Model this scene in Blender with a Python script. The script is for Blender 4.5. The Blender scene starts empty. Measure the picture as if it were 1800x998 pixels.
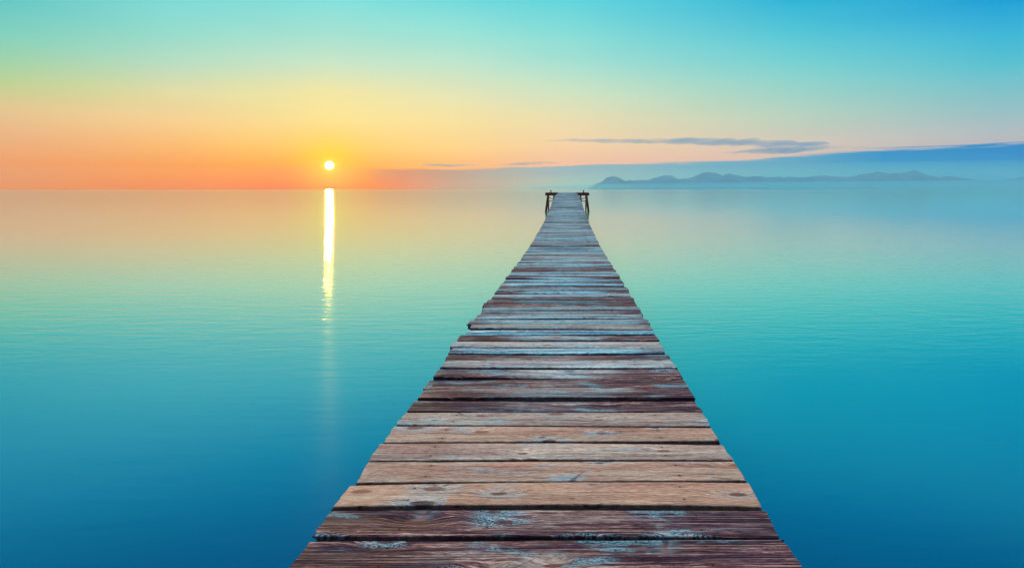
import bpy, bmesh, math, random
import numpy as np
from mathutils import Vector

random.seed(7)
rng = np.random.default_rng(11)
scene = bpy.context.scene
COL = scene.collection

# ------------------------------------------------------------------ camera
# the camera looks level along the pier; the frame is shifted on the sensor
F = 1000.0 / 1800.0            # focal length / sensor width
VX, VY = 998.8, 333.0          # where the pier's direction vanishes (photo pixels)
H = 1.95                       # eye above the water
cam_d = bpy.data.cameras.new("camera")
cam = bpy.data.objects.new("camera", cam_d)
COL.objects.link(cam)
cam.location = (0, 0, H)
cam.rotation_euler = (math.radians(90), 0, 0)
cam_d.sensor_width = 36
cam_d.lens = 36 * F
cam_d.shift_x = (900 - VX) / 1800
cam_d.shift_y = (VY - 499) / 1800
cam_d.clip_start = 0.05
cam_d.clip_end = 200000
scene.camera = cam

SUN_AZ = math.atan((579 - VX) / 1000)                    # left of the pier
SUN_EL = math.atan(0.042 * math.cos(SUN_AZ))
sun_dir = Vector((math.sin(SUN_AZ) * math.cos(SUN_EL), math.cos(SUN_AZ) * math.cos(SUN_EL), math.sin(SUN_EL)))

scene.view_settings.view_transform = 'Standard'
scene.view_settings.look = 'None'
scene.view_settings.exposure = 0
scene.view_settings.gamma = 1
scene.view_settings.use_curve_mapping = False
scene.cycles.max_bounces = 8
scene.cycles.volume_bounces = 2
scene.cycles.use_denoising = True
scene.cycles.caustics_reflective = False
scene.cycles.sample_clamp_indirect = 4


def lin(c):
    out = []
    for v in c[:3]:
        v /= 255.0
        out.append(v / 12.92 if v <= 0.04045 else ((v + 0.055) / 1.055) ** 2.4)
    return (*out, 1.0)


class NT:
    """small helper to write node trees compactly"""
    def __init__(self, tree):
        self.t = tree
        self.n = tree.nodes
        self.l = tree.links

    def new(self, typ, **kw):
        nd = self.n.new(typ)
        for k, v in kw.items():
            setattr(nd, k, v)
        return nd

    def put(self, sock, v):
        if isinstance(v, bpy.types.NodeSocket):
            self.l.new(v, sock)
        elif v is not None:
            sock.default_value = v

    def math(self, op, a, b=None, c=None, clamp=False):
        nd = self.new('ShaderNodeMath', operation=op, use_clamp=clamp)
        for s, v in zip(nd.inputs, (a, b, c)):
            self.put(s, v)
        return nd.outputs[0]

    def vmath(self, op, a, b=None):
        nd = self.new('ShaderNodeVectorMath', operation=op)
        self.put(nd.inputs[0], a)
        if b is not None:
            self.put(nd.inputs[1], b)
        return nd.outputs[1] if op in ('DOT_PRODUCT', 'LENGTH') else nd.outputs[0]

    def rng(self, v, a, b, c=0.0, d=1.0, smooth=True):
        nd = self.new('ShaderNodeMapRange', interpolation_type='SMOOTHSTEP' if smooth else 'LINEAR')
        for s, x in zip(nd.inputs, (v, a, b, c, d)):
            self.put(s, x)
        return nd.outputs[0]

    def mix(self, f, a, b, blend='MIX'):
        nd = self.new('ShaderNodeMix', data_type='RGBA', blend_type=blend)
        self.put(nd.inputs[0], f)
        self.put(nd.inputs[6], a)
        self.put(nd.inputs[7], b)
        return nd.outputs[2]

    def fmix(self, f, a, b):
        nd = self.new('ShaderNodeMix', data_type='FLOAT')
        self.put(nd.inputs[0], f)
        self.put(nd.inputs[2], a)
        self.put(nd.inputs[3], b)
        return nd.outputs[0]

    def ramp(self, v, stops, interp='LINEAR'):
        nd = self.new('ShaderNodeValToRGB')
        cr = nd.color_ramp
        cr.interpolation = interp
        stops = sorted(stops, key=lambda s: s[0])
        while len(cr.elements) < len(stops):
            cr.elements.new(0.5)
        for e, (p, c) in zip(cr.elements, stops):
            e.position = p
        for e, (p, c) in zip(cr.elements, stops):
            e.color = c if len(c) == 4 else (*c, 1)
        self.put(nd.inputs[0], v)
        return nd.outputs[0]

    def noise(self, vec, scale=1.0, detail=4.0, rough=0.55, dist=0.0, out=0):
        nd = self.new('ShaderNodeTexNoise')
        self.put(nd.inputs['Vector'], vec)
        nd.inputs['Scale'].default_value = scale
        nd.inputs['Detail'].default_value = detail
        nd.inputs['Roughness'].default_value = rough
        nd.inputs['Distortion'].default_value = dist
        return nd.outputs[out]

    def comb(self, x, y, z=0.0):
        nd = self.new('ShaderNodeCombineXYZ')
        for s, v in zip(nd.inputs, (x, y, z)):
            self.put(s, v)
        return nd.outputs[0]


# ------------------------------------------------------------------ sky
world = bpy.data.worlds.new("World")
scene.world = world
world.use_nodes = True
w = NT(world.node_tree)
w.n.clear()
tc = w.new('ShaderNodeTexCoord')
sep = w.new('ShaderNodeSeparateXYZ')
w.l.new(tc.outputs['Generated'], sep.inputs[0])
dx, dy, dz = sep.outputs
az = w.math('ARCTAN2', dx, dy)                                     # radians, 0 = along the pier
hor = w.math('SQRT', w.math('ADD', w.math('MULTIPLY', dx, dx), w.math('MULTIPLY', dy, dy)))
tel = w.math('DIVIDE', dz, w.math('MAXIMUM', hor, 0.001))          # tangent of the elevation
tel = w.math('MAXIMUM', tel, 0.0)
S = 1.25                                                           # ramps cover tangent 0 .. 0.8
telp = w.math('MULTIPLY', tel, S)

ZEN = [(0.42, (50, 190, 215)), (0.55, (10, 130, 190)), (0.8, (0, 90, 160))]
sky_cols = {
    0:    [(0, (104, 202, 198)), (60, (132, 212, 190)), (110, (165, 214, 170)), (150, (196, 212, 150)), (185, (226, 202, 150)),
           (230, (240, 190, 142)), (280, (246, 176, 124)), (333, (240, 160, 112))],
    300:  [(0, (126, 220, 215)), (60, (150, 222, 205)), (110, (182, 222, 195)), (160, (226, 222, 168)), (210, (246, 210, 150)),
           (260, (250, 188, 120)), (300, (250, 166, 106)), (333, (246, 150, 98))],
    580:  [(0, (130, 225, 220)), (60, (165, 228, 210)), (110, (200, 230, 200)), (160, (240, 230, 165)), (210, (250, 228, 150)),
           (260, (254, 210, 110)), (300, (255, 168, 82)), (333, (250, 140, 80))],
    800:  [(0, (114, 220, 220)), (60, (155, 228, 215)), (110, (190, 230, 205)), (160, (226, 230, 186)), (210, (248, 226, 162)),
           (260, (253, 212, 142)), (285, (253, 192, 130)), (333, (252, 176, 120))],
    1000: [(0, (96, 215, 222)), (60, (135, 222, 215)), (110, (166, 225, 210)), (160, (206, 228, 195)), (210, (236, 222, 176)),
           (260, (246, 208, 166)), (285, (242, 194, 164)), (333, (240, 190, 160))],
    1400: [(0, (46, 180, 215)), (60, (86, 200, 215)), (110, (120, 210, 210)), (160, (156, 212, 200)), (210, (190, 210, 190)),
           (250, (216, 202, 186)), (285, (220, 190, 180)), (333, (215, 185, 180))],
    1760: [(0, (30, 160, 215)), (60, (64, 184, 215)), (110, (90, 194, 210)), (160, (130, 196, 202)), (210, (162, 192, 196)),
           (240, (184, 188, 192)), (285, (190, 180, 185)), (333, (190, 180, 185))],
}
anchors = []
for px, stops in sky_cols.items():
    a = math.atan((px - VX) / 1000)
    st = [((333 - y) / 1000 * math.cos(a) * S, lin(c)) for y, c in stops]
    st += [(t * S if t < 0.8 else 1.0, lin(c)) for t, c in ZEN]
    anchors.append((a, w.ramp(telp, st)))
skyc = anchors[0][1]
for (a0, _), (a1, col) in zip(anchors, anchors[1:]):
    skyc = w.mix(w.rng(az, a0, a1, smooth=False), skyc, col)
# away from the sunset the sky is a dim blue
back = w.ramp(telp, [(0.0, lin((95, 150, 195))), (0.3, lin((65, 140, 195))), (1.0, lin((60, 140, 200)))])
skyc = w.mix(w.rng(w.math('ABSOLUTE', az), math.radians(55), math.radians(115)), skyc, back)

# slow unevenness of the high haze
dirv = w.comb(w.math('MULTIPLY', az, 1.6), w.math('MULTIPLY', tel, 9.0), 0.0)
n0 = w.noise(dirv, 2.0, 3.0)
skyc = w.mix(1.0, skyc, w.ramp(n0, [(0.25, (0.94, 0.96, 0.98, 1)), (0.75, (1.0, 1.0, 1.0, 1))]), 'MULTIPLY')

# the long bank of low cloud right of the sun
azn = w.rng(az, math.radians(-30), math.radians(45), smooth=False)


def azp(px):
    return (math.degrees(math.atan((px - VX) / 1000)) + 30) / 75


def azramp(stops, color=True):
    return w.ramp(azn, [(azp(p), lin(c) if color else (c, c, c, 1)) for p, c in stops])


def telv(px, y):
    return (333 - y) / 1000 * math.cos(math.atan((px - VX) / 1000))


edge = azramp([(p, telv(p, y) * 10) for p, y in ((560, 298), (700, 297), (800, 296), (900, 293), (1000, 291), (1200, 285), (1300, 281), (1400, 272), (1560, 262), (1800, 249))], False)
edge = w.math('DIVIDE', edge, 10.0)
nv = w.comb(w.math('MULTIPLY', az, 4.5), w.math('MULTIPLY', tel, 130.0), 0.0)
ne = w.noise(nv, 1.5, 6.0, 0.62, 0.4)
edge = w.math('ADD', edge, w.math('MULTIPLY', w.math('SUBTRACT', ne, 0.5), 0.022))
depth = w.math('SUBTRACT', edge, tel)
bmask = w.rng(depth, -0.0025, 0.0045)
bmask = w.math('MULTIPLY', bmask, w.rng(az, math.radians(-22.5), math.radians(-17)))
btop = azramp([(600, (240, 160, 110)), (700, (214, 152, 126)), (800, (184, 162, 152)), (900, (168, 178, 176)), (1000, (148, 182, 190)), (1200, (124, 178, 195)),
               (1400, (102, 168, 196)), (1560, (62, 150, 200)), (1800, (40, 142, 200))])
bbot = azramp([(600, (250, 140, 90)), (700, (228, 150, 120)), (800, (194, 170, 152)), (1000, (170, 195, 184)), (1400, (118, 186, 195)), (1800, (90, 168, 200))])
bcol = w.mix(w.rng(w.math('DIVIDE', depth, w.math('MAXIMUM', edge, 0.01)), 0.1, 0.8), btop, bbot)
skyc = w.mix(w.math('MULTIPLY', bmask, 0.97), skyc, bcol)

# the sun's disc and the glow of the air around it
sd = w.vmath('DOT_PRODUCT', tc.outputs['Generated'], tuple(sun_dir))
ang = w.math('ARCCOSINE', w.math('MINIMUM', sd, 1.0))
SUN_R = 0.0054
g1 = w.math('POWER', w.rng(ang, 0.0, 0.10, 1.0, 0.0, smooth=False), 3.0)
skyc = w.mix(w.math('MULTIPLY', g1, 1.0), skyc, lin((255, 226, 60)))
halo = w.math('POWER', w.rng(ang, SUN_R * 0.8, SUN_R * 3.2, 1.0, 0.0, smooth=False), 2.0)
skyc = w.mix(w.math('MULTIPLY', halo, 0.85), skyc, lin((255, 246, 120)))
disc = w.rng(ang, SUN_R * 0.8, SUN_R * 1.45, 1.0, 0.0)
skyc = w.mix(disc, skyc, (6.0, 5.2, 3.6, 1))

# unseen bright zone overhead, added to light the deck from above
sinel = w.math('DIVIDE', dz, w.math('SQRT', w.math('ADD', w.math('MULTIPLY', hor, hor), w.math('MULTIPLY', dz, dz))))
skyc = w.mix(w.rng(sinel, 0.58, 0.85), skyc, (1.95, 1.78, 1.55, 1))

# seen from inside the sea haze the sky arrives dimmed by it; this is the sky beyond that air
HZ_SIGMA = 0.25 / 11500
HZ_TOP = 480.0
# what the full depth of that air looks like, left, under the sun, ahead, right
HZ_L, HZ_S, HZ_C, HZ_R = (0.70, 0.84, 0.56, 1), (0.80, 0.88, 0.54, 1), (0.50, 0.55, 0.42, 1), (0.34, 0.48, 0.45, 1)
path = w.math('MINIMUM', w.math('DIVIDE', HZ_TOP, w.math('MAXIMUM', tel, 0.0005)), 14000.0)
tr = w.math('EXPONENT', w.math('MULTIPLY', path, -HZ_SIGMA))
inv = w.math('DIVIDE', 1.0, tr)
sc1 = w.new('ShaderNodeVectorMath', operation='SCALE')
w.l.new(skyc, sc1.inputs[0]); w.l.new(inv, sc1.inputs[3])
sc2 = w.new('ShaderNodeVectorMath', operation='SCALE')
w.l.new(w.ramp(azn, [(azp(0), HZ_L), (azp(480), HZ_S), (azp(1000), HZ_C), (azp(1780), HZ_R)]), sc2.inputs[0])
w.l.new(w.math('SUBTRACT', inv, 1.0), sc2.inputs[3])
skyc = w.vmath('MAXIMUM', w.vmath('SUBTRACT', sc1.outputs[0], sc2.outputs[0]), (0, 0, 0))

bg = w.new('ShaderNodeBackground')
w.l.new(skyc, bg.inputs[0])
bg.inputs[1].default_value = 1.0
nish = w.new('ShaderNodeTexSky', sky_type='NISHITA')
nish.sun_disc = False
nish.sun_elevation = SUN_EL
nish.sun_rotation = SUN_AZ
nish.air_density = 1.0
bg2 = w.new('ShaderNodeBackground')
w.l.new(nish.outputs[0], bg2.inputs[0])
bg2.inputs[1].default_value = 0.003
add = w.new('ShaderNodeAddShader')
w.l.new(bg.outputs[0], add.inputs[0])
w.l.new(bg2.outputs[0], add.inputs[1])
wo = w.new('ShaderNodeOutputWorld')
w.l.new(add.outputs[0], wo.inputs['Surface'])

# ------------------------------------------------------------------ sun lamp
sl = bpy.data.lights.new("sunlight", 'SUN')
sl.energy = 2.0
sl.angle = math.radians(0.6)
sl.color = (0.42, 0.27, 0.012)
so = bpy.data.objects.new("sunlight", sl)
COL.objects.link(so)
so.rotation_euler = sun_dir.to_track_quat('Z', 'Y').to_euler()


# ------------------------------------------------------------------ helpers
def material(name):
    m = bpy.data.materials.new(name)
    m.use_nodes = True
    t = NT(m.node_tree)
    t.n.clear()
    out = t.new('ShaderNodeOutputMaterial')
    return m, t, out


def principled(t, out):
    p = t.new('ShaderNodeBsdfPrincipled')
    t.l.new(p.outputs[0], out.inputs['Surface'])
    return p


def link_mesh(name, verts, faces, mat, parent=None, smooth=False):
    me = bpy.data.meshes.new(name)
    me.from_pydata([tuple(v) for v in verts], [], [tuple(f) for f in faces])
    me.materials.append(mat)
    me.update()
    if smooth:
        me.shade_smooth()
    o = bpy.data.objects.new(name, me)
    COL.objects.link(o)
    if parent:
        o.parent = parent
    return o


def from_bm(name, bm, mat, parent=None, smooth=False):
    bmesh.ops.recalc_face_normals(bm, faces=bm.faces[:])
    me = bpy.data.meshes.new(name)
    bm.to_mesh(me)
    bm.free()
    me.materials.append(mat)
    if smooth:
        me.shade_smooth()
    o = bpy.data.objects.new(name, me)
    COL.objects.link(o)
    if parent:
        o.parent = parent
    return o


# ------------------------------------------------------------------ water
FAR = 13800.0
m_water, t, out = material("water")
p = principled(t, out)
geo = t.new('ShaderNodeNewGeometry')
sp = t.new('ShaderNodeSeparateXYZ')
t.l.new(geo.outputs['Position'], sp.inputs[0])
px_, py_ = sp.outputs[0], sp.outputs[1]
# sky reflection's falloff painted into base colour: deep blue near, turquoise further out
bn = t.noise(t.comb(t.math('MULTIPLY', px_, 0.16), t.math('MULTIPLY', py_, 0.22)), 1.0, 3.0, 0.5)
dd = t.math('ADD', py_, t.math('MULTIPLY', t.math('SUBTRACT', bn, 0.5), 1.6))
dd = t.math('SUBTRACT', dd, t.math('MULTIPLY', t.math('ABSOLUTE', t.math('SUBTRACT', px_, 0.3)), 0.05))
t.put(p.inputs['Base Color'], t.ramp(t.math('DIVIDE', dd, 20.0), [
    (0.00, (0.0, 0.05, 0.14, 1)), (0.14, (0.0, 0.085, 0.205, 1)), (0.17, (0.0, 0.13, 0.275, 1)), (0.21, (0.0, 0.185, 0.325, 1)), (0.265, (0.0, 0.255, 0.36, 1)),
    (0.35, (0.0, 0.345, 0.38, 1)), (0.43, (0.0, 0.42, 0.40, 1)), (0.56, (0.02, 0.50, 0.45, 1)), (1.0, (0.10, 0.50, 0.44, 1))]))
p.inputs['IOR'].default_value = 1.75
p.inputs['Anisotropic'].default_value = 0.7
t.put(p.inputs['Tangent'], t.comb(math.sin(SUN_AZ), math.cos(SUN_AZ), 0.0))   # the swell runs in from the sun's side
# calm mirror-like strip beyond about 270 m, wind-brushed water nearer
calm_n = t.noise(t.comb(t.math('MULTIPLY', px_, 0.0015), t.math('MULTIPLY', py_, 0.004)), 1.0, 2.0)
calm = t.rng(t.math('ADD', py_, t.math('MULTIPLY', t.math('SUBTRACT', calm_n, 0.5), 60.0)), 235.0, 290.0)
rough = t.fmix(calm, 0.085, 0.075)
t.put(p.inputs['Roughness'], t.math('SUBTRACT', rough, t.math('MULTIPLY', t.math('MULTIPLY', t.rng(py_, 4.5, 8.5), t.rng(py_, 14.0, 40.0, 1.0, 0.0)), 0.035)))
w1 = t.noise(t.comb(t.math('MULTIPLY', px_, 0.22), py_), 2.3, 3.0, 0.5)
w2 = t.noise(t.comb(t.math('MULTIPLY', px_, 0.22), py_), 9.0, 2.0, 0.5)
# short cat's-paw ripples a little way out, which break the sun's path into glints
w3 = t.noise(t.comb(t.math('MULTIPLY', px_, 1.5), t.math('MULTIPLY', py_, 5.5)), 1.0, 3.0, 0.6, 0.3)
zone = t.math('MULTIPLY', t.rng(py_, 4.5, 8.5), t.rng(py_, 14.0, 50.0, 1.0, 0.15))
hgt = t.math('ADD', t.math('MULTIPLY', w1, 0.0013), t.math('MULTIPLY', w2, 0.0012))
hgt = t.math('ADD', hgt, t.math('MULTIPLY', t.math('MULTIPLY', w3, zone), 0.0068))
bp = t.new('ShaderNodeBump')
bp.inputs['Distance'].default_value = 1.0
t.put(bp.inputs['Strength'], t.fmix(calm, 1.0, 0.7))
t.l.new(hgt, bp.inputs['Height'])
t.l.new(bp.outputs[0], p.inputs['Normal'])
water = link_mesh("water", [(-FAR, -400, 0), (FAR, -400, 0), (FAR, FAR, 0), (-FAR, FAR, 0)], [(0, 1, 2, 3)], m_water)
water["kind"] = "structure"
water["label"] = "calm silky sea reflecting the sunset sky"

# ------------------------------------------------------------------ far mountains
m_hill, t, out = material("far_hills")
p = principled(t, out)
geo = t.new('ShaderNodeNewGeometry')
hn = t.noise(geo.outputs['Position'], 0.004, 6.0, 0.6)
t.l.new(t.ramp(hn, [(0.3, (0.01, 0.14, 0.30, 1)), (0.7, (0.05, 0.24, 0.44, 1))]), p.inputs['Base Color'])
p.inputs['Roughness'].default_value = 0.95


def ridge(name, dist, profile, depth, seed, label):
    """a range of hills: its skyline given in photo pixels, built at its own distance and depth"""
    r = np.random.default_rng(seed)
    xs = np.array([q[0] for q in profile], float)
    ys = np.array([q[1] for q in profile], float)
    n, rows = 560, 15
    px = np.linspace(xs[0], xs[-1], n)
    top = (333 - np.interp(px, xs, ys)) / 1000 * dist + H
    rough_ = sum(np.interp(px, np.linspace(xs[0], xs[-1], k), r.normal(0, 1, k)) * a for k, a in ((70, 7), (150, 6), (400, 4)))
    top = np.maximum(top + rough_ * dist / 12000 * np.clip(top / 120, 0, 1), 2.0)
    verts, faces = [], []
    for j in range(rows):
        f = j / (rows - 1)                         # 0 front foot, .5 crest, 1 back foot
        prof = 1 - abs(2 * f - 1) ** 1.3
        spur = np.interp(px, np.linspace(xs[0], xs[-1], 70), r.normal(0, 1, 70)) * 0.10 * (1 - prof) * (prof > 0.02)
        for i in range(n):
            d = dist + (f - 0.5) * 2 * depth
            z = top[i] * max(0.0, prof + spur[i] * prof) if j not in (0, rows - 1) else -0.6
            verts.append(((px[i] - VX) / 1000 * dist + (d - dist) * 0.05, d, z))
    for j in range(rows - 1):
        for i in range(n - 1):
            a = j * n + i
            faces.append((a, a + 1, a + n + 1, a + n))
    # close underneath
    for i in range(n - 1):
        faces.append((i + 1, i, (rows - 1) * n + i, (rows - 1) * n + i + 1))
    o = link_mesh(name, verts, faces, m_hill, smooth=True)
    o["kind"] = "structure"
    o["label"] = label
    return o


ridge("hills", 11500, [(1032, 333), (1050, 321), (1060, 318), (1066, 312), (1076, 310), (1086, 311), (1096, 316), (1112, 318), (1128, 316), (1140, 316), (1150, 312),
                       (1166, 309), (1180, 310), (1192, 315), (1206, 314), (1222, 309), (1232, 305), (1246, 302), (1258, 303), (1270, 308), (1280, 305), (1292, 307),
                       (1310, 311), (1330, 311), (1352, 311), (1380, 312), (1420, 311), (1446, 309), (1460, 311), (1490, 311), (1500, 310), (1520, 305), (1545, 302),
                       (1562, 306), (1580, 305), (1595, 302), (1608, 298), (1618, 302), (1632, 309), (1650, 311), (1664, 308), (1680, 311), (1700, 314), (1720, 317),
                       (1760, 317), (1790, 315), (1800, 311), (1830, 306), (1900, 312), (2000, 318), (2150, 333)], 420, 3,
      "low blue mountain range fading into mist on the far shore")

# ------------------------------------------------------------------ mist at the foot of the mountains
def mist_material(dens):
    m, t, out = material("mist")
    vp = t.new('ShaderNodeVolumePrincipled')
    vp.inputs['Color'].default_value = (0.32, 0.83, 1.0, 1)
    vp.inputs['Anisotropy'].default_value = 0.4
    vp.inputs['Density'].default_value = dens
    t.l.new(vp.outputs[0], out.inputs['Volume'])
    return m


for hgt_m, thick_m, dens, lab in ((520, 780, 1 / 3000, 'thin veil of blue mist over the far mountains'), (165, 700, 1 / 900, 'low pale mist bank hiding the foot of the far mountains')):
    bm = bmesh.new()
    bmesh.ops.create_uvsphere(bm, u_segments=64, v_segments=32, radius=1.0)
    for v in bm.verts:
        v.co = ((1850 - VX) / 1000 * 10200 + v.co.x * 9800, 10250 + v.co.y * thick_m, max(v.co.z, -0.02) * hgt_m + hgt_m * 0.02)
    mist = from_bm("mist", bm, mist_material(dens))
    mist["kind"] = "stuff"
    mist["label"] = lab

# ------------------------------------------------------------------ clouds beyond the haze
m_cloud, t, out = material("cloud")
vp = t.new('ShaderNodeVolumePrincipled')
vp.inputs['Color'].default_value = (0.34, 0.64, 0.80, 1)
geo = t.new('ShaderNodeNewGeometry')
vpos = t.new('ShaderNodeMapping', vector_type='POINT')
t.l.new(geo.outputs['Position'], vpos.inputs[0])
vpos.inputs['Scale'].default_value = (1 / 2600, 1 / 6000, 1 / 120)
dn = t.noise(vpos.outputs[0], 1.0, 3.0, 0.6, 0.3)
t.put(vp.inputs['Density'], t.math('MULTIPLY', t.rng(dn, 0.30, 0.62), 1 / 1500))
t.l.new(vp.outputs[0], out.inputs['Volume'])


def cloud(dist, spine, deep, seed, label):
    """a long flat streak of cloud: spine (photo px, mid y, half height px), its own depth along the view"""
    r = np.random.default_rng(seed)
    n, k = 160, 14
    xs, ym, hh = (np.array([q[c] for q in spine], float) for c in range(3))
    px = np.linspace(xs[0], xs[-1], n)
    u = dist / 1000
    mid = np.interp(px, xs, ym) + np.interp(px, np.linspace(xs[0], xs[-1], 40), r.normal(0, 0.5, 40))
    hgt_ = np.interp(px, xs, hh) * (1 + np.interp(px, np.linspace(xs[0], xs[-1], 50), r.normal(0, 0.18, 50)))
    hgt_ = np.maximum(hgt_, 0.1)
    full = hgt_ / hgt_.max()
    verts, faces = [], []
    for i in range(n):
        for j in range(k):
            a = 2 * math.pi * j / k
            jag = 1 + r.normal(0, 0.05)
            verts.append(((px[i] - VX) * u, dist + math.cos(a) * deep * full[i], H + (333 - mid[i]) * u + math.sin(a) * hgt_[i] * u * jag))
    for i in range(n - 1):
        for j in range(k):
            a, b = i * k + j, i * k + (j + 1) % k
            faces.append((a, b, b + k, a + k))
    faces.append(tuple(reversed(range(k))))
    faces.append(tuple((n - 1) * k + j for j in range(k)))
    o = link_mesh("cloud", verts, faces, m_cloud)
    bm = bmesh.new(); bm.from_mesh(o.data)
    bmesh.ops.recalc_face_normals(bm, faces=bm.faces[:])
    bm.to_mesh(o.data); bm.free()
    o["label"] = label
    o["category"] = "cloud"
    o["group"] = "thin cloud streaks over the horizon"
    return o


cloud(36000, [(960, 247.5, 0.5), (1010, 247, 1.9), (1060, 248, 2.2), (1110, 248.5, 2.6), (1170, 248, 3.6), (1230, 249, 4.6), (1290, 250.5, 4.3), (1340, 253, 4.2),
              (1390, 254.5, 4.4), (1430, 256, 4), (1450, 258.5, 2.4), (1490, 259.5, 1.3), (1530, 259, 0.4)], 2600, 1,
      "longest grey blue cloud streak, above the mountains")
cloud(37500, [(1270, 270, 0.4), (1305, 266, 2.5), (1340, 264, 5), (1380, 265, 6), (1410, 264, 3.5), (1450, 261.5, 1.5), (1475, 260.5, 0.3)], 2300, 2,
      "short thick cloud streak hanging under the right end of the longest one")
cloud(39000, [(735, 289.5, 0.3), (760, 290.5, 1.6), (790, 291, 1.8), (820, 290, 0.9), (850, 289.5, 0.3)], 2000, 3,
      "small thin cloud streak between the sun and the pier end")
cloud(38000, [(865, 291, 0.3), (900, 289, 1.2), (930, 287.5, 1.6), (960, 286.5, 1.0), (985, 286, 0.3)], 2000, 4,
      "faint cloud wisp lying just left of the pier's landing")

# ------------------------------------------------------------------ air
hz_m, t, out = material("haze")
vp = t.new('ShaderNodeVolumePrincipled')
vp.inputs['Color'].default_value = (0.80, 0.82, 0.80, 1)
vp.inputs['Anisotropy'].default_value = 0.6
vp.inputs['Density'].default_value = HZ_SIGMA
t.l.new(vp.outputs[0], out.inputs['Volume'])
X, Y0, Y1, ZB, ZT = 20000.0, -500.0, 14000.0, -1.0, HZ_TOP
hv = [(-X, Y0, ZB), (X, Y0, ZB), (X, Y1, ZB), (-X, Y1, ZB), (-X, Y0, ZT), (X, Y0, ZT), (X, Y1, ZT), (-X, Y1, ZT)]
hf = [(3, 2, 1, 0), (4, 5, 6, 7), (0, 1, 5, 4), (1, 2, 6, 5), (2, 3, 7, 6), (3, 0, 4, 7)]
haze = link_mesh("haze", hv, hf, hz_m)
haze["kind"] = "stuff"
haze["label"] = "pale blue morning haze over the sea"


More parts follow.
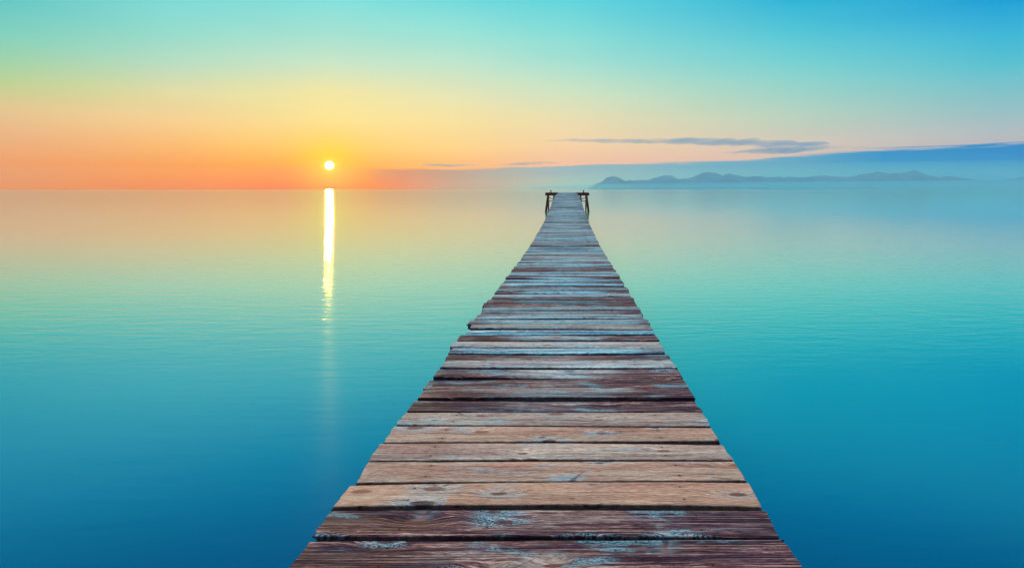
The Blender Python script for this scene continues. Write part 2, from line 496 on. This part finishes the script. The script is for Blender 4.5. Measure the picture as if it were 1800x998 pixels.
# ------------------------------------------------------------------ wood
def wood_material(name, dark=False):
    m, t, out = material(name)
    p = principled(t, out)
    uv = t.new('ShaderNodeUVMap', uv_map="plank_uv")
    at = t.new('ShaderNodeAttribute', attribute_name="plank_look")
    sc = t.new('ShaderNodeSeparateColor')
    t.l.new(at.outputs['Color'], sc.inputs[0])
    wet, blue, seed = sc.outputs
    su = t.new('ShaderNodeSeparateXYZ')
    t.l.new(uv.outputs[0], su.inputs[0])
    s, v = su.outputs[0], su.outputs[1]
    sd_ = t.math('MULTIPLY', seed, 57.0)
    s2 = t.math('ADD', s, sd_)
    v2 = t.math('ADD', v, t.math('MULTIPLY', seed, 23.0))
    # knots: sparse cells along the plank, grain bends round them
    kv = t.comb(t.math('MULTIPLY', s2, 3.4), t.math('MULTIPLY', v2, 9.0))
    vo = t.new('ShaderNodeTexVoronoi', voronoi_dimensions='2D')
    t.l.new(kv, vo.inputs['Vector'])
    vo.inputs['Scale'].default_value = 1.0
    kd = vo.outputs['Distance']
    kc = t.new('ShaderNodeSeparateColor')
    t.l.new(vo.outputs['Color'], kc.inputs[0])
    act = t.math('GREATER_THAN', kc.outputs[0], 0.58)
    ksz = t.fmix(kc.outputs[1], 0.07, 0.20)
    kn = t.noise(t.comb(t.math('MULTIPLY', s2, 30.0), t.math('MULTIPLY', v2, 60.0)), 1.0, 3.0)
    kd2 = t.math('ADD', kd, t.math('MULTIPLY', t.math('SUBTRACT', kn, 0.5), 0.12))
    knot = t.math('MULTIPLY', act, t.rng(kd2, t.math('MULTIPLY', ksz, 0.55), ksz, 1.0, 0.0))
    halo = t.math('MULTIPLY', act, t.rng(kd2, ksz, t.math('MULTIPLY', ksz, 3.4), 1.0, 0.0))
    bend = t.math('MULTIPLY', t.math('MULTIPLY', act, t.rng(kd, 0.0, 0.55, 1.0, 0.0)), 0.035)
    vb = t.math('ADD', v2, bend)
    big = t.noise(t.comb(t.math('MULTIPLY', s2, 0.9), t.math('MULTIPLY', vb, 16.0)), 1.0, 5.0, 0.6, 0.4)
    fine = t.noise(t.comb(t.math('MULTIPLY', s2, 5.0), t.math('MULTIPLY', vb, 120.0)), 1.0, 5.0, 0.7, 0.5)
    fib = t.noise(t.comb(t.math('MULTIPLY', s2, 26.0), t.math('MULTIPLY', vb, 230.0)), 1.0, 4.0, 0.7, 0.6)
    blot = t.noise(t.comb(t.math('MULTIPLY', s2, 2.6), t.math('MULTIPLY', v2, 9.0)), 1.0, 5.0, 0.6, 0.6)
    blot2 = t.noise(t.comb(t.math('ADD', t.math('MULTIPLY', s2, 1.5), 40.0), t.math('MULTIPLY', v2, 6.0)), 1.0, 6.0, 0.65, 0.8)
    spk = t.noise(t.comb(t.math('MULTIPLY', s2, 90.0), t.math('MULTIPLY', v2, 160.0)), 1.0, 2.0, 0.6)
    tone = t.math('ADD', t.math('MULTIPLY', big, 0.42), t.math('ADD', t.math('MULTIPLY', fine, 0.33), t.math('MULTIPLY', fib, 0.25)))
    # dry, worn pine
    dry = t.ramp(tone, [(0.37, (0.18, 0.10, 0.085, 1)), (0.455, (0.40, 0.25, 0.185, 1)), (0.53, (0.52, 0.345, 0.245, 1)), (0.63, (0.68, 0.52, 0.40, 1))])
    dry = t.mix(t.math('MULTIPLY', t.rng(blot2, 0.5, 0.72), 0.55), dry, (0.50, 0.22, 0.14, 1))
    dry = t.mix(t.math('MULTIPLY', t.rng(blot, 0.55, 0.75), 0.6), dry, (0.26, 0.30, 0.34, 1))
    # grey, bluish bleached boards
    gry = t.ramp(tone, [(0.40, (0.012, 0.03, 0.08, 1)), (0.465, (0.055, 0.19, 0.32, 1)), (0.525, (0.13, 0.46, 0.60, 1)), (0.585, (0.50, 0.80, 0.86, 1))])
    gry = t.mix(t.math('MULTIPLY', t.rng(blot2, 0.5, 0.7), 0.35), gry, (0.42, 0.37, 0.34, 1))
    vary = t.math('FRACT', t.math('MULTIPLY', seed, 7.31))
    vr = t.fmix(vary, 0.55, 1.45)
    gry = t.mix(1.0, gry, t.comb(vr, vr, vr), 'MULTIPLY')
    col = t.mix(blue, dry, gry)
    # dark, soaked boards with pale raised grain
    wetc = t.ramp(tone, [(0.40, (0.014, 0.008, 0.028, 1)), (0.475, (0.05, 0.020, 0.048, 1)), (0.525, (0.14, 0.058, 0.078, 1)), (0.565, (0.38, 0.22, 0.20, 1)), (0.62, (0.74, 0.66, 0.66, 1))])
    wetc = t.mix(t.math('MULTIPLY', t.rng(blot, 0.46, 0.70), 0.55), wetc, t.ramp(fine, [(0.35, (0.02, 0.03, 0.06, 1)), (0.65, (0.22, 0.34, 0.44, 1))]))
    ends = t.math('MULTIPLY', t.math('SUBTRACT', t.math('POWER', t.math('ABSOLUTE', t.math('DIVIDE', s, 0.75)), 2.0), 0.4), 0.8)
    lines = t.noise(t.comb(t.math('MULTIPLY', s2, 1.6), t.math('MULTIPLY', vb, 210.0)), 1.0, 3.0, 0.6, 0.4)
    wetc = t.mix(t.math('MULTIPLY', t.rng(lines, 0.50, 0.42), 0.85), wetc, (0.012, 0.006, 0.018, 1))
    wetc = t.mix(t.math('MULTIPLY', t.rng(lines, 0.56, 0.64), 0.55), wetc, (0.62, 0.44, 0.36, 1))
    wf = t.math('ADD', t.math('ADD', wet, ends), t.math('MULTIPLY', t.math('SUBTRACT', blot2, 0.5), 1.2))
    wf = t.math('MULTIPLY', t.rng(wf, 0.22, 0.60), t.math('MINIMUM', t.math('MULTIPLY', wet, 6.0), 1.0))
    col = t.mix(wf, col, wetc)
    # flakes of old blue paint round the knots and in blotches
    pf = t.math('MULTIPLY', t.rng(blot, 0.57, 0.64), t.rng(spk, 0.40, 0.56))
    pf = t.math('MAXIMUM', t.math('MULTIPLY', pf, 0.6), t.math('MULTIPLY', t.math('MULTIPLY', halo, t.rng(spk, 0.46, 0.58)), t.rng(kc.outputs[2], 0.3, 0.6)))
    col = t.mix(t.math('MULTIPLY', pf, 0.9), col, (0.22, 0.56, 0.72, 1))
    col = t.mix(t.math('MULTIPLY', knot, 0.85), col, t.mix(kc.outputs[2], (0.16, 0.05, 0.03, 1), (0.03, 0.02, 0.035, 1)))
    # the heart line down the middle of each board, and dark spike knots that run out from it to an edge
    dry_f = t.math('SUBTRACT', 1.0, wf)
    hl = t.math('ADD', v, t.math('MULTIPLY', t.math('SUBTRACT', t.noise(t.comb(t.math('MULTIPLY', s2, 1.6), 0.0), 1.0, 3.0), 0.5), 0.03))
    heart = t.math('MULTIPLY', t.rng(t.math('ABSOLUTE', hl), 0.0, 0.0028, 1.0, 0.0), t.rng(big, 0.40, 0.52))
    col = t.mix(t.math('MULTIPLY', heart, 0.55), col, (0.10, 0.055, 0.06, 1))
    col = t.mix(t.math('MULTIPLY', t.rng(hl, -0.004, 0.006, 0.0, 1.0), t.math('MULTIPLY', dry_f, 0.22)), col, (0.62, 0.33, 0.24, 1))
    q = t.math('DIVIDE', s2, 0.37)
    wn = t.new('ShaderNodeTexWhiteNoise', noise_dimensions='2D')
    t.l.new(t.comb(t.math('FLOOR', q), seed), wn.inputs['Vector'])
    wc = t.new('ShaderNodeSeparateColor')
    t.l.new(wn.outputs['Color'], wc.inputs[0])
    lx = t.math('MULTIPLY', t.math('SUBTRACT', t.math('SUBTRACT', t.math('FRACT', q), 0.5), t.math('MULTIPLY', t.math('SUBTRACT', wc.outputs[0], 0.5), 0.5)), 0.37)
    vs = t.math('MULTIPLY', hl, t.math('SIGN', t.math('SUBTRACT', wc.outputs[1], 0.5)))
    ln = t.math('ABSOLUTE', t.math('SUBTRACT', t.math('ADD', lx, t.math('MULTIPLY', t.math('SUBTRACT', kn, 0.5), 0.010)), t.math('MULTIPLY', vs, t.fmix(wc.outputs[2], -1.5, 1.5))))
    wid = t.math('ADD', 0.003, t.math('MULTIPLY', vs, 0.16))
    spike = t.math('MULTIPLY', t.rng(ln, t.math('MULTIPLY', wid, 0.5), wid, 1.0, 0.0), t.math('MULTIPLY', t.rng(vs, 0.0, 0.006), t.math('GREATER_THAN', wn.outputs['Value'], 0.66)))
    sh = t.math('MULTIPLY', t.rng(ln, wid, t.math('ADD', wid, 0.05), 1.0, 0.0), t.math('MULTIPLY', t.rng(vs, 0.0, 0.01), t.math('GREATER_THAN', wn.outputs['Value'], 0.66)))
    col = t.mix(t.math('MULTIPLY', sh, 0.35), col, (0.22, 0.34, 0.42, 1))
    col = t.mix(t.math('MULTIPLY', spike, 0.75), col, t.mix(t.rng(vs, 0.02, 0.07), (0.30, 0.10, 0.07, 1), (0.035, 0.02, 0.035, 1)))
    # hairline checks along the grain
    crk = t.noise(t.comb(t.math('MULTIPLY', s2, 1.3), t.math('MULTIPLY', vb, 70.0)), 1.0, 2.0, 0.4, 0.2)
    crack = t.math('MULTIPLY', t.rng(t.math('ABSOLUTE', t.math('SUBTRACT', crk, 0.5)), 0.0, 0.012, 1.0, 0.0), t.rng(blot2, 0.40, 0.55))
    col = t.mix(t.math('MULTIPLY', crack, 0.75), col, (0.02, 0.012, 0.012, 1))
    # two nails over each stringer, rust bleeding along the grain
    ns = t.math('SUBTRACT', t.math('ABSOLUTE', t.math('ADD', s, t.math('MULTIPLY', t.math('SUBTRACT', seed, 0.5), 0.03))), 0.5)
    nt_ = t.math('SUBTRACT', t.math('ABSOLUTE', v), 0.043)
    nd_ = t.math('SQRT', t.math('ADD', t.math('MULTIPLY', ns, ns), t.math('MULTIPLY', nt_, nt_)))
    nh = t.math('SQRT', t.math('ADD', t.math('MULTIPLY', t.math('MULTIPLY', ns, ns), 0.10), t.math('MULTIPLY', nt_, nt_)))
    col = t.mix(t.math('MULTIPLY', t.rng(nh, 0.002, 0.016, 1.0, 0.0), t.math('MULTIPLY', t.rng(fine, 0.35, 0.6), 0.6)), col, (0.10, 0.03, 0.02, 1))
    col = t.mix(t.rng(nd_, 0.0035, 0.006, 1.0, 0.0), col, (0.02, 0.012, 0.012, 1))
    col = t.mix(0.85, col, t.mix(t.rng(fib, 0.32, 0.68), (0.62, 0.60, 0.62, 1), (1.2, 1.2, 1.2, 1)), 'MULTIPLY')
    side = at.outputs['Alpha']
    col = t.mix(t.math('MULTIPLY', side, 0.85), col, (0.012, 0.008, 0.010, 1))      # gap shade painted dark onto board edges and undersides
    if dark:
        col = t.mix(0.8, col, (0.13, 0.030, 0.022, 1))
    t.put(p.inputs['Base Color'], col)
    t.put(p.inputs['Roughness'], t.fmix(wf, 0.85, 0.6))
    p.inputs['Specular IOR Level'].default_value = 0.08
    hg = t.math('ADD', t.math('MULTIPLY', fine, 0.0022), t.math('MULTIPLY', fib, 0.0009))
    hg = t.math('SUBTRACT', hg, t.math('MULTIPLY', crack, 0.0025))
    hg = t.math('ADD', hg, t.math('MULTIPLY', big, 0.003))
    b = t.new('ShaderNodeBump')
    b.inputs['Strength'].default_value = 0.9
    b.inputs['Distance'].default_value = 1.0
    t.l.new(hg, b.inputs['Height'])
    t.l.new(b.outputs[0], p.inputs['Normal'])
    return m


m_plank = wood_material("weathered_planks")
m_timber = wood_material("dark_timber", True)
m_iron, t, out = material("rusty_iron")
p = principled(t, out)
tco = t.new('ShaderNodeTexCoord')
rn = t.noise(tco.outputs['Object'], 30.0, 4.0)
t.l.new(t.ramp(rn, [(0.35, (0.03, 0.015, 0.015, 1)), (0.7, (0.12, 0.045, 0.03, 1))]), p.inputs['Base Color'])
p.inputs['Roughness'].default_value = 0.7
p.inputs['Metallic'].default_value = 0.4

# ------------------------------------------------------------------ pier
# depth of deck top below the eye, by distance along the pier
PD = [0.8, 1.685, 4.26, 5.94, 7.0, 9.26, 10.7, 12.7, 13.95, 17.5, 20.8, 23.8, 27.0, 30.9, 36.0, 43.0, 48.5, 60]
PZ = [1.115, 1.12, 1.16, 1.17, 1.176, 1.213, 1.222, 1.232, 1.212, 1.16, 1.08, 0.955, 0.81, 0.60, 0.43, 0.325, 0.275, 0.27]


def deck_z(y):
    return H - np.interp(y, PD, PZ)


CX = -0.057                     # the pier's centre line
HALF = 0.75
END_Y = 50.6
pier = bpy.data.objects.new("pier", None)
COL.objects.link(pier)
pier["label"] = "long weathered wooden plank pier running out to a small landing in calm water"
pier["category"] = "pier"


class Boards:
    """collects boards (with their grain coordinates and look) for one mesh"""
    def __init__(self):
        self.v, self.f, self.uv, self.look = [], [], [], []

    def board(self, c, ax, up, length, width, thick, nseg, look, jag=0.0, warp=0.0, end_jag=0.0, seed=None):
        """c centre of the top face, ax unit vector along the board, up the top normal"""
        r = np.random.default_rng(seed if seed is not None else rng.integers(1 << 30))
        c, ax, up = Vector(c), Vector(ax).normalized(), Vector(up).normalized()
        sd = up.cross(ax).normalized()
        b = min(0.0045, width * 0.1, thick * 0.25)
        # section: across (t) and height (h), from under-near round over the top
        sec = [(-0.5, -1, 0), (-0.5, -0.3, 0), (-0.5, -b * 1.2 / thick, 0), (-0.5 + b / width * 0.35, -0.3 * b / thick, 0), (-0.5 + b / width, 0, 0),
               (-0.25, 0, 0), (0.0, 0, 0), (0.25, 0, 0),
               (0.5 - b / width, 0, 0), (0.5 - b / width * 0.35, -0.3 * b / thick, 0), (0.5, -b * 1.2 / thick, 0), (0.5, -0.3, 0), (0.5, -1, 0)]
        k = len(sec)
        base = len(self.v)
        e0 = np.cumsum(r.normal(0, 1, nseg + 1)); e0 -= np.linspace(e0[0], e0[-1], nseg + 1)
        e1 = np.cumsum(r.normal(0, 1, nseg + 1)); e1 -= np.linspace(e1[0], e1[-1], nseg + 1)
        q = math.sqrt(max(nseg, 1))
        e0 *= jag / q; e1 *= jag / q
        bow = r.normal(0, warp)
        tw = r.normal(0, warp)
        ej = r.normal(0, end_jag, (2, k))
        for i in range(nseg + 1):
            f = i / nseg - 0.5
            for j, (tt, hh, _) in enumerate(sec):
                along = f * length
                if i == 0:
                    along += ej[0, j]
                elif i == nseg:
                    along += ej[1, j]
                ac = tt * width
                if j <= 4:
                    ac += e0[i]
                elif j >= 8:
                    ac += e1[i]
                z = hh * thick + bow * (1 - 4 * f * f) + tw * f * tt * 2
                pt = c + ax * along + sd * ac + up * z
                self.v.append(tuple(pt))
                self.uv.append((along, tt * width + (hh * thick if tt < 0 else -hh * thick) * (hh < -0.3)))
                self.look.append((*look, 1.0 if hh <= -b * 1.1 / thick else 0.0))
        for i in range(nseg):
            for j in range(k):
                a, b2 = base + i * k + j, base + i * k + (j + 1) % k
                self.f.append((a, b2, b2 + k, a + k))
        self.f.append(tuple(base + j for j in reversed(range(k))))
        self.f.append(tuple(base + nseg * k + j for j in range(k)))

    def build(self, name, mat, parent=None):
        o = link_mesh(name, self.v, self.f, mat, parent)
        me = o.data
        bm = bmesh.new()
        bm.from_mesh(me)
        bmesh.ops.recalc_face_normals(bm, faces=bm.faces[:])
        bm.to_mesh(me)
        bm.free()
        at = me.attributes.new("plank_look", 'FLOAT_COLOR', 'POINT')
        at.data.foreach_set("color", np.array(self.look, np.float32).ravel())
        uvl = me.uv_layers.new(name="plank_uv")
        idx = np.empty(len(me.loops), np.int32)
        me.loops.foreach_get("vertex_index", idx)
        uvl.data.foreach_set("uv", np.array(self.uv, np.float32)[idx].ravel())
        return o


# front edges of the nearest planks, distances read off the photograph
edges = [1.845, 2.022, 2.206, 2.388, 2.568, 2.752, 2.938, 3.118, 3.300, 3.490, 3.680, 3.868, 4.035, 4.208, 4.385, 4.570, 4.73, 4.925, 5.13, 5.315, 5.51]
# (wet, blue) look of each plank from the frame's lower edge outwards
looks = [(0.86, 0.2), (0.84, 0.3), (0.0, 0.08), (0.0, 0.16), (0.0, 0.22), (0.0, 0.18), (0.05, 0.38), (0.84, 0.5), (0.56, 0.7), (0.84, 0.6), (0.68, 0.55),
         (0.05, 0.5), (0.80, 0.6), (0.1, 0.95), (0.0, 0.42), (0.55, 0.75), (0.0, 1.0), (0.1, 0.65), (0.1, 0.95), (0.1, 0.8), (0.25, 0.85), (0.05, 0.85)]
# how far each left end sticks out (m)
lefts = {14: 0.04, 15: 0.03, 18: 0.032, 19: 0.02, 22: 0.04, 23: 0.02}
d = deck_z
bd = Boards()
starts = [1.845 - 0.183 * k for k in range(5, 0, -1)] + edges
n_pre = 5
y = starts[0]
i = 0
while y < END_Y - 0.1:
    if i < len(starts) - 1:
        nxt = starts[i + 1]
    else:
        nxt = y + 0.182 + rng.normal(0, 0.006)
    gap = 0.023 + abs(rng.normal(0, 0.003))
    k = i - n_pre + 1                     # 0 = lowest plank in the frame
    if k == 0:
        gap = 0.024
    elif k == 1:
        gap = 0.022
    y0, y1 = y, nxt - gap
    yc, wd = (y0 + y1) / 2, y1 - y0
    if 0 <= k < len(looks):
        wet, blu = looks[k]
    elif k < 0:
        wet, blu = 0.6, 0.3
    else:
        u = rng.random()
        wet = 0.85 if u < 0.12 else (0.45 if u < 0.24 else (0.06 if u < 0.45 else 0.0))
        blu = float(np.clip(rng.normal(0.98, 0.22), 0, 1))
        if k == 22:
            wet, blu = 1.0, 0.6
    if k < 8:
        left, right = HALF + 0.02 + rng.normal(0, 0.006), HALF - 0.005 + rng.normal(0, 0.004)
        # far ends of the nearest boards trim along one saw line
    else:
        left, right = HALF + 0.012 + abs(rng.normal(0, 0.011)), HALF + rng.normal(0, 0.006)
    left += lefts.get(k, 0)
    zc = float(d(yc))
    slope = float((d(yc + 0.3) - d(yc - 0.3)) / 0.6)
    up = Vector((rng.normal(0, 0.004), -slope + rng.normal(0, 0.012), 1)).normalized()
    yaw = rng.normal(0, 0.004) if k > 2 else 0.0
    if k > 8 and rng.random() < 0.12:
        yaw *= 2.5
    ax = Vector((1, yaw, 0))
    ax = (ax - up * ax.dot(up)).normalized()
    nseg = 90 if yc < 4 else (48 if yc < 8 else (20 if yc < 18 else 8))
    bd.board((CX + (right - left) / 2, yc, zc + rng.normal(0, 0.0025)), ax, up, left + right, wd, 0.045, nseg,
             (wet, blu, (i * 0.6180339) % 1.0), jag=0.0035, warp=0.003, end_jag=0.004, seed=1000 + i)
    y = nxt
    i += 1
# the T-shaped landing at the end: boards laid across, wider than the walkway
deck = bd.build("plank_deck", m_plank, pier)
deck["label"] = "worn planks laid across the pier, bleached brown, blue grey and soaked dark"


def beam(name, a, b, wd, th, look=(0.3, 0.1), nseg=12, parent=pier, mat=m_timber, up=(0, 0, 1)):
    """a squared timber from a to b, a and b on the axis of its top face"""
    a, b = Vector(a), Vector(b)
    ax = (b - a).normalized()
    upv = Vector(up)
    upv = (upv - ax * upv.dot(ax)).normalized()
    x = Boards()
    x.board((a + b) / 2, ax, upv, (b - a).length, wd, th, nseg, (*look, random.random()), jag=0.004, warp=0.001, end_jag=0.003)
    return x.build(name, mat, parent)


def post(name, a, b, r0, r1, parent=pier, mat=m_timber, n=12, rings=14):
    """a round pile from its head a down to its foot b"""
    a, b = Vector(a), Vector(b)
    ax = (b - a).normalized()
    u = ax.orthogonal().normalized()
    v = ax.cross(u)
    x = Boards()
    seed = random.random()
    for i in range(rings + 1):
        f = i / rings
        c = a.lerp(b, f)
        for j in range(n):
            th = 2 * math.pi * j / n
            r = (r0 + (r1 - r0) * f) * (1 + 0.05 * math.sin(3 * th + i * 0.7 + seed * 9) + random.gauss(0, 0.012))
            x.v.append(tuple(c + (u * math.cos(th) + v * math.sin(th)) * r))
            x.uv.append(((b - a).length * f, th * r0))
            x.look.append((0.4, 0.1, seed, 0.0))
    for i in range(rings):
        for j in range(n):
            q = i * n + j
            q2 = i * n + (j + 1) % n
            x.f.append((q, q2, q2 + n, q + n))
    x.f.append(tuple(reversed(range(n))))
    x.f.append(tuple(rings * n + j for j in range(n)))
    return x.build(name, mat, parent)


# stringers under the boards, following the deck's sag
for sx in (-0.5, 0.5):
    xb = Boards()
    ys = list(np.linspace(0.9, END_Y - 1.2, 26))
    sd_ = random.random()
    for ya, yb in zip(ys, ys[1:]):
        A = Vector((CX + sx, ya, float(d(ya)) - 0.052)); B = Vector((CX + sx, yb - 0.006, float(d(yb)) - 0.052))
        ax = (B - A).normalized()
        up = (Vector((0, 0, 1)) - ax * ax.z).normalized()
        xb.board((A + B) / 2, ax, up, (B - A).length, 0.10, 0.16, 4, (0.3, 0.1, sd_), jag=0.003)
    xb.build("stringer", m_timber, pier)
# pairs of piles carrying them, each pair with a crosshead
for yb in (2.6, 6.2, 10.0, 14.0, 18.2, 22.6, 27.0, 31.6, 36.2, 41.0, 45.4):
    zt = float(d(yb)) - 0.222
    beam("crosshead", (CX - 0.62, yb, zt), (CX + 0.62, yb, zt), 0.14, 0.14)
    for sx in (-0.5, 0.5):
        post("pile", (CX + sx, yb, zt - 0.142), (CX + sx * 1.0, yb, -1.4), 0.06, 0.065)

# landing at the far end: px measured on the photograph, at ~50 m
LY0, LY1 = 48.6, 51.2
zt = float(d(50))
LX0, LX1 = (958.9 - VX) / 1000 * LY0, (1035.3 - VX) / 1000 * LY0
for xa, xb_, sgn in ((LX0, CX - HALF - 0.09, -1), (CX + HALF + 0.06, LX1, 1)):
    lb = Boards()
    yy = LY0 + 0.09
    while yy < LY1 - 0.1:
        lb.board(((xa + xb_) / 2, yy + 0.08, zt + 0.002 + random.gauss(0, 0.003)), (1, random.gauss(0, 0.004), 0), (0, 0, 1), xb_ - xa + random.gauss(0, 0.02), 0.165, 0.045, 8,
                 (0.4, 0.5, random.random()), jag=0.004, end_jag=0.004)
        yy += 0.18
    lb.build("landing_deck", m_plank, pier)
mid_gap = ((CX - HALF - 0.03), (CX + HALF + 0.03))
for yb in (LY0, LY1):
    beam("landing_beam", (LX0 - 0.03, yb, zt - 0.05 if yb > 50 else zt - 0.05), (LX1 + 0.03, yb, zt - 0.05), 0.14, 0.20)
for xx in (LX0 + 0.06, LX1 - 0.06):
    beam("edge_beam", (xx, LY0 + 0.075, zt - 0.05), (xx, LY1 - 0.075, zt - 0.05), 0.10, 0.17)
zl = zt - 0.252


def P(px, py, yy):
    return Vector(((px - VX) / 1000 * yy, yy, H - (py - 333) / 1000 * yy))


for side in (-1, 1):
    ox = LX0 + 0.20 if side < 0 else LX1 - 0.20
    ix = (974 - VX) / 1000 * LY0 if side < 0 else (1020.5 - VX) / 1000 * LY0
    # front row: an upright leg and a splayed one outside, a raking one inside
    post("leg", (ox - side * 0.06, LY0, zl), (ox - side * 0.09, LY0 - 0.9, -1.2), 0.06, 0.065)
    post("leg", (ox + side * 0.03, LY1, zl), (ox + side * 0.40, LY1 + 0.15, -1.2), 0.07, 0.08)
    post("leg", (ox + side * 0.02, LY0 + 0.16, zl), (ox + side * 0.36, LY0 + 0.3, -1.2), 0.06, 0.065)
    post("leg", (ix, LY0 + 0.02, zl), (ix + side * 0.22, LY0 - 0.1, -1.2), 0.07, 0.08)
    zb = H - (353 - 333) / 1000 * LY0
    beam("brace", (ox + side * 0.02, LY0 - 0.06, zb), (ix - side * 0.05, LY0 - 0.06, zb), 0.05, 0.06)
    za = H - (346 - 333) / 1000 * LY0
    beam("brace", (ox - side * 0.02, LY0 - 0.115, za), (ix - side * 0.04, LY0 - 0.115, zb + 0.10), 0.04, 0.05)

# iron mooring bollards on the landing's front beam
for bx in (968.5, 1025.7):
    bm = bmesh.new()
    prof = [(0.0, 0.0), (0.085, 0.0), (0.085, 0.018), (0.05, 0.03), (0.038, 0.07), (0.036, 0.12), (0.05, 0.135), (0.088, 0.145), (0.092, 0.165), (0.07, 0.18), (0.0, 0.186)]
    n = 16
    rings = []
    for r_, z_ in prof:
        if r_ == 0:
            rings.append([bm.verts.new((0, 0, z_))])
        else:
            rings.append([bm.verts.new((r_ * math.cos(2 * math.pi * j / n), r_ * math.sin(2 * math.pi * j / n), z_)) for j in range(n)])
    for A, B in zip(rings, rings[1:]):
        for j in range(n):
            j2 = (j + 1) % n
            if len(A) == 1:
                bm.faces.new((A[0], B[j2], B[j]))
            elif len(B) == 1:
                bm.faces.new((A[j], A[j2], B[0]))
            else:
                bm.faces.new((A[j], A[j2], B[j2], B[j]))
    o = from_bm("bollard", bm, m_iron, pier, True)
    o.location = ((bx - VX) / 1000 * (LY0 + 0.2), LY0 + 0.2, zt + 0.004)
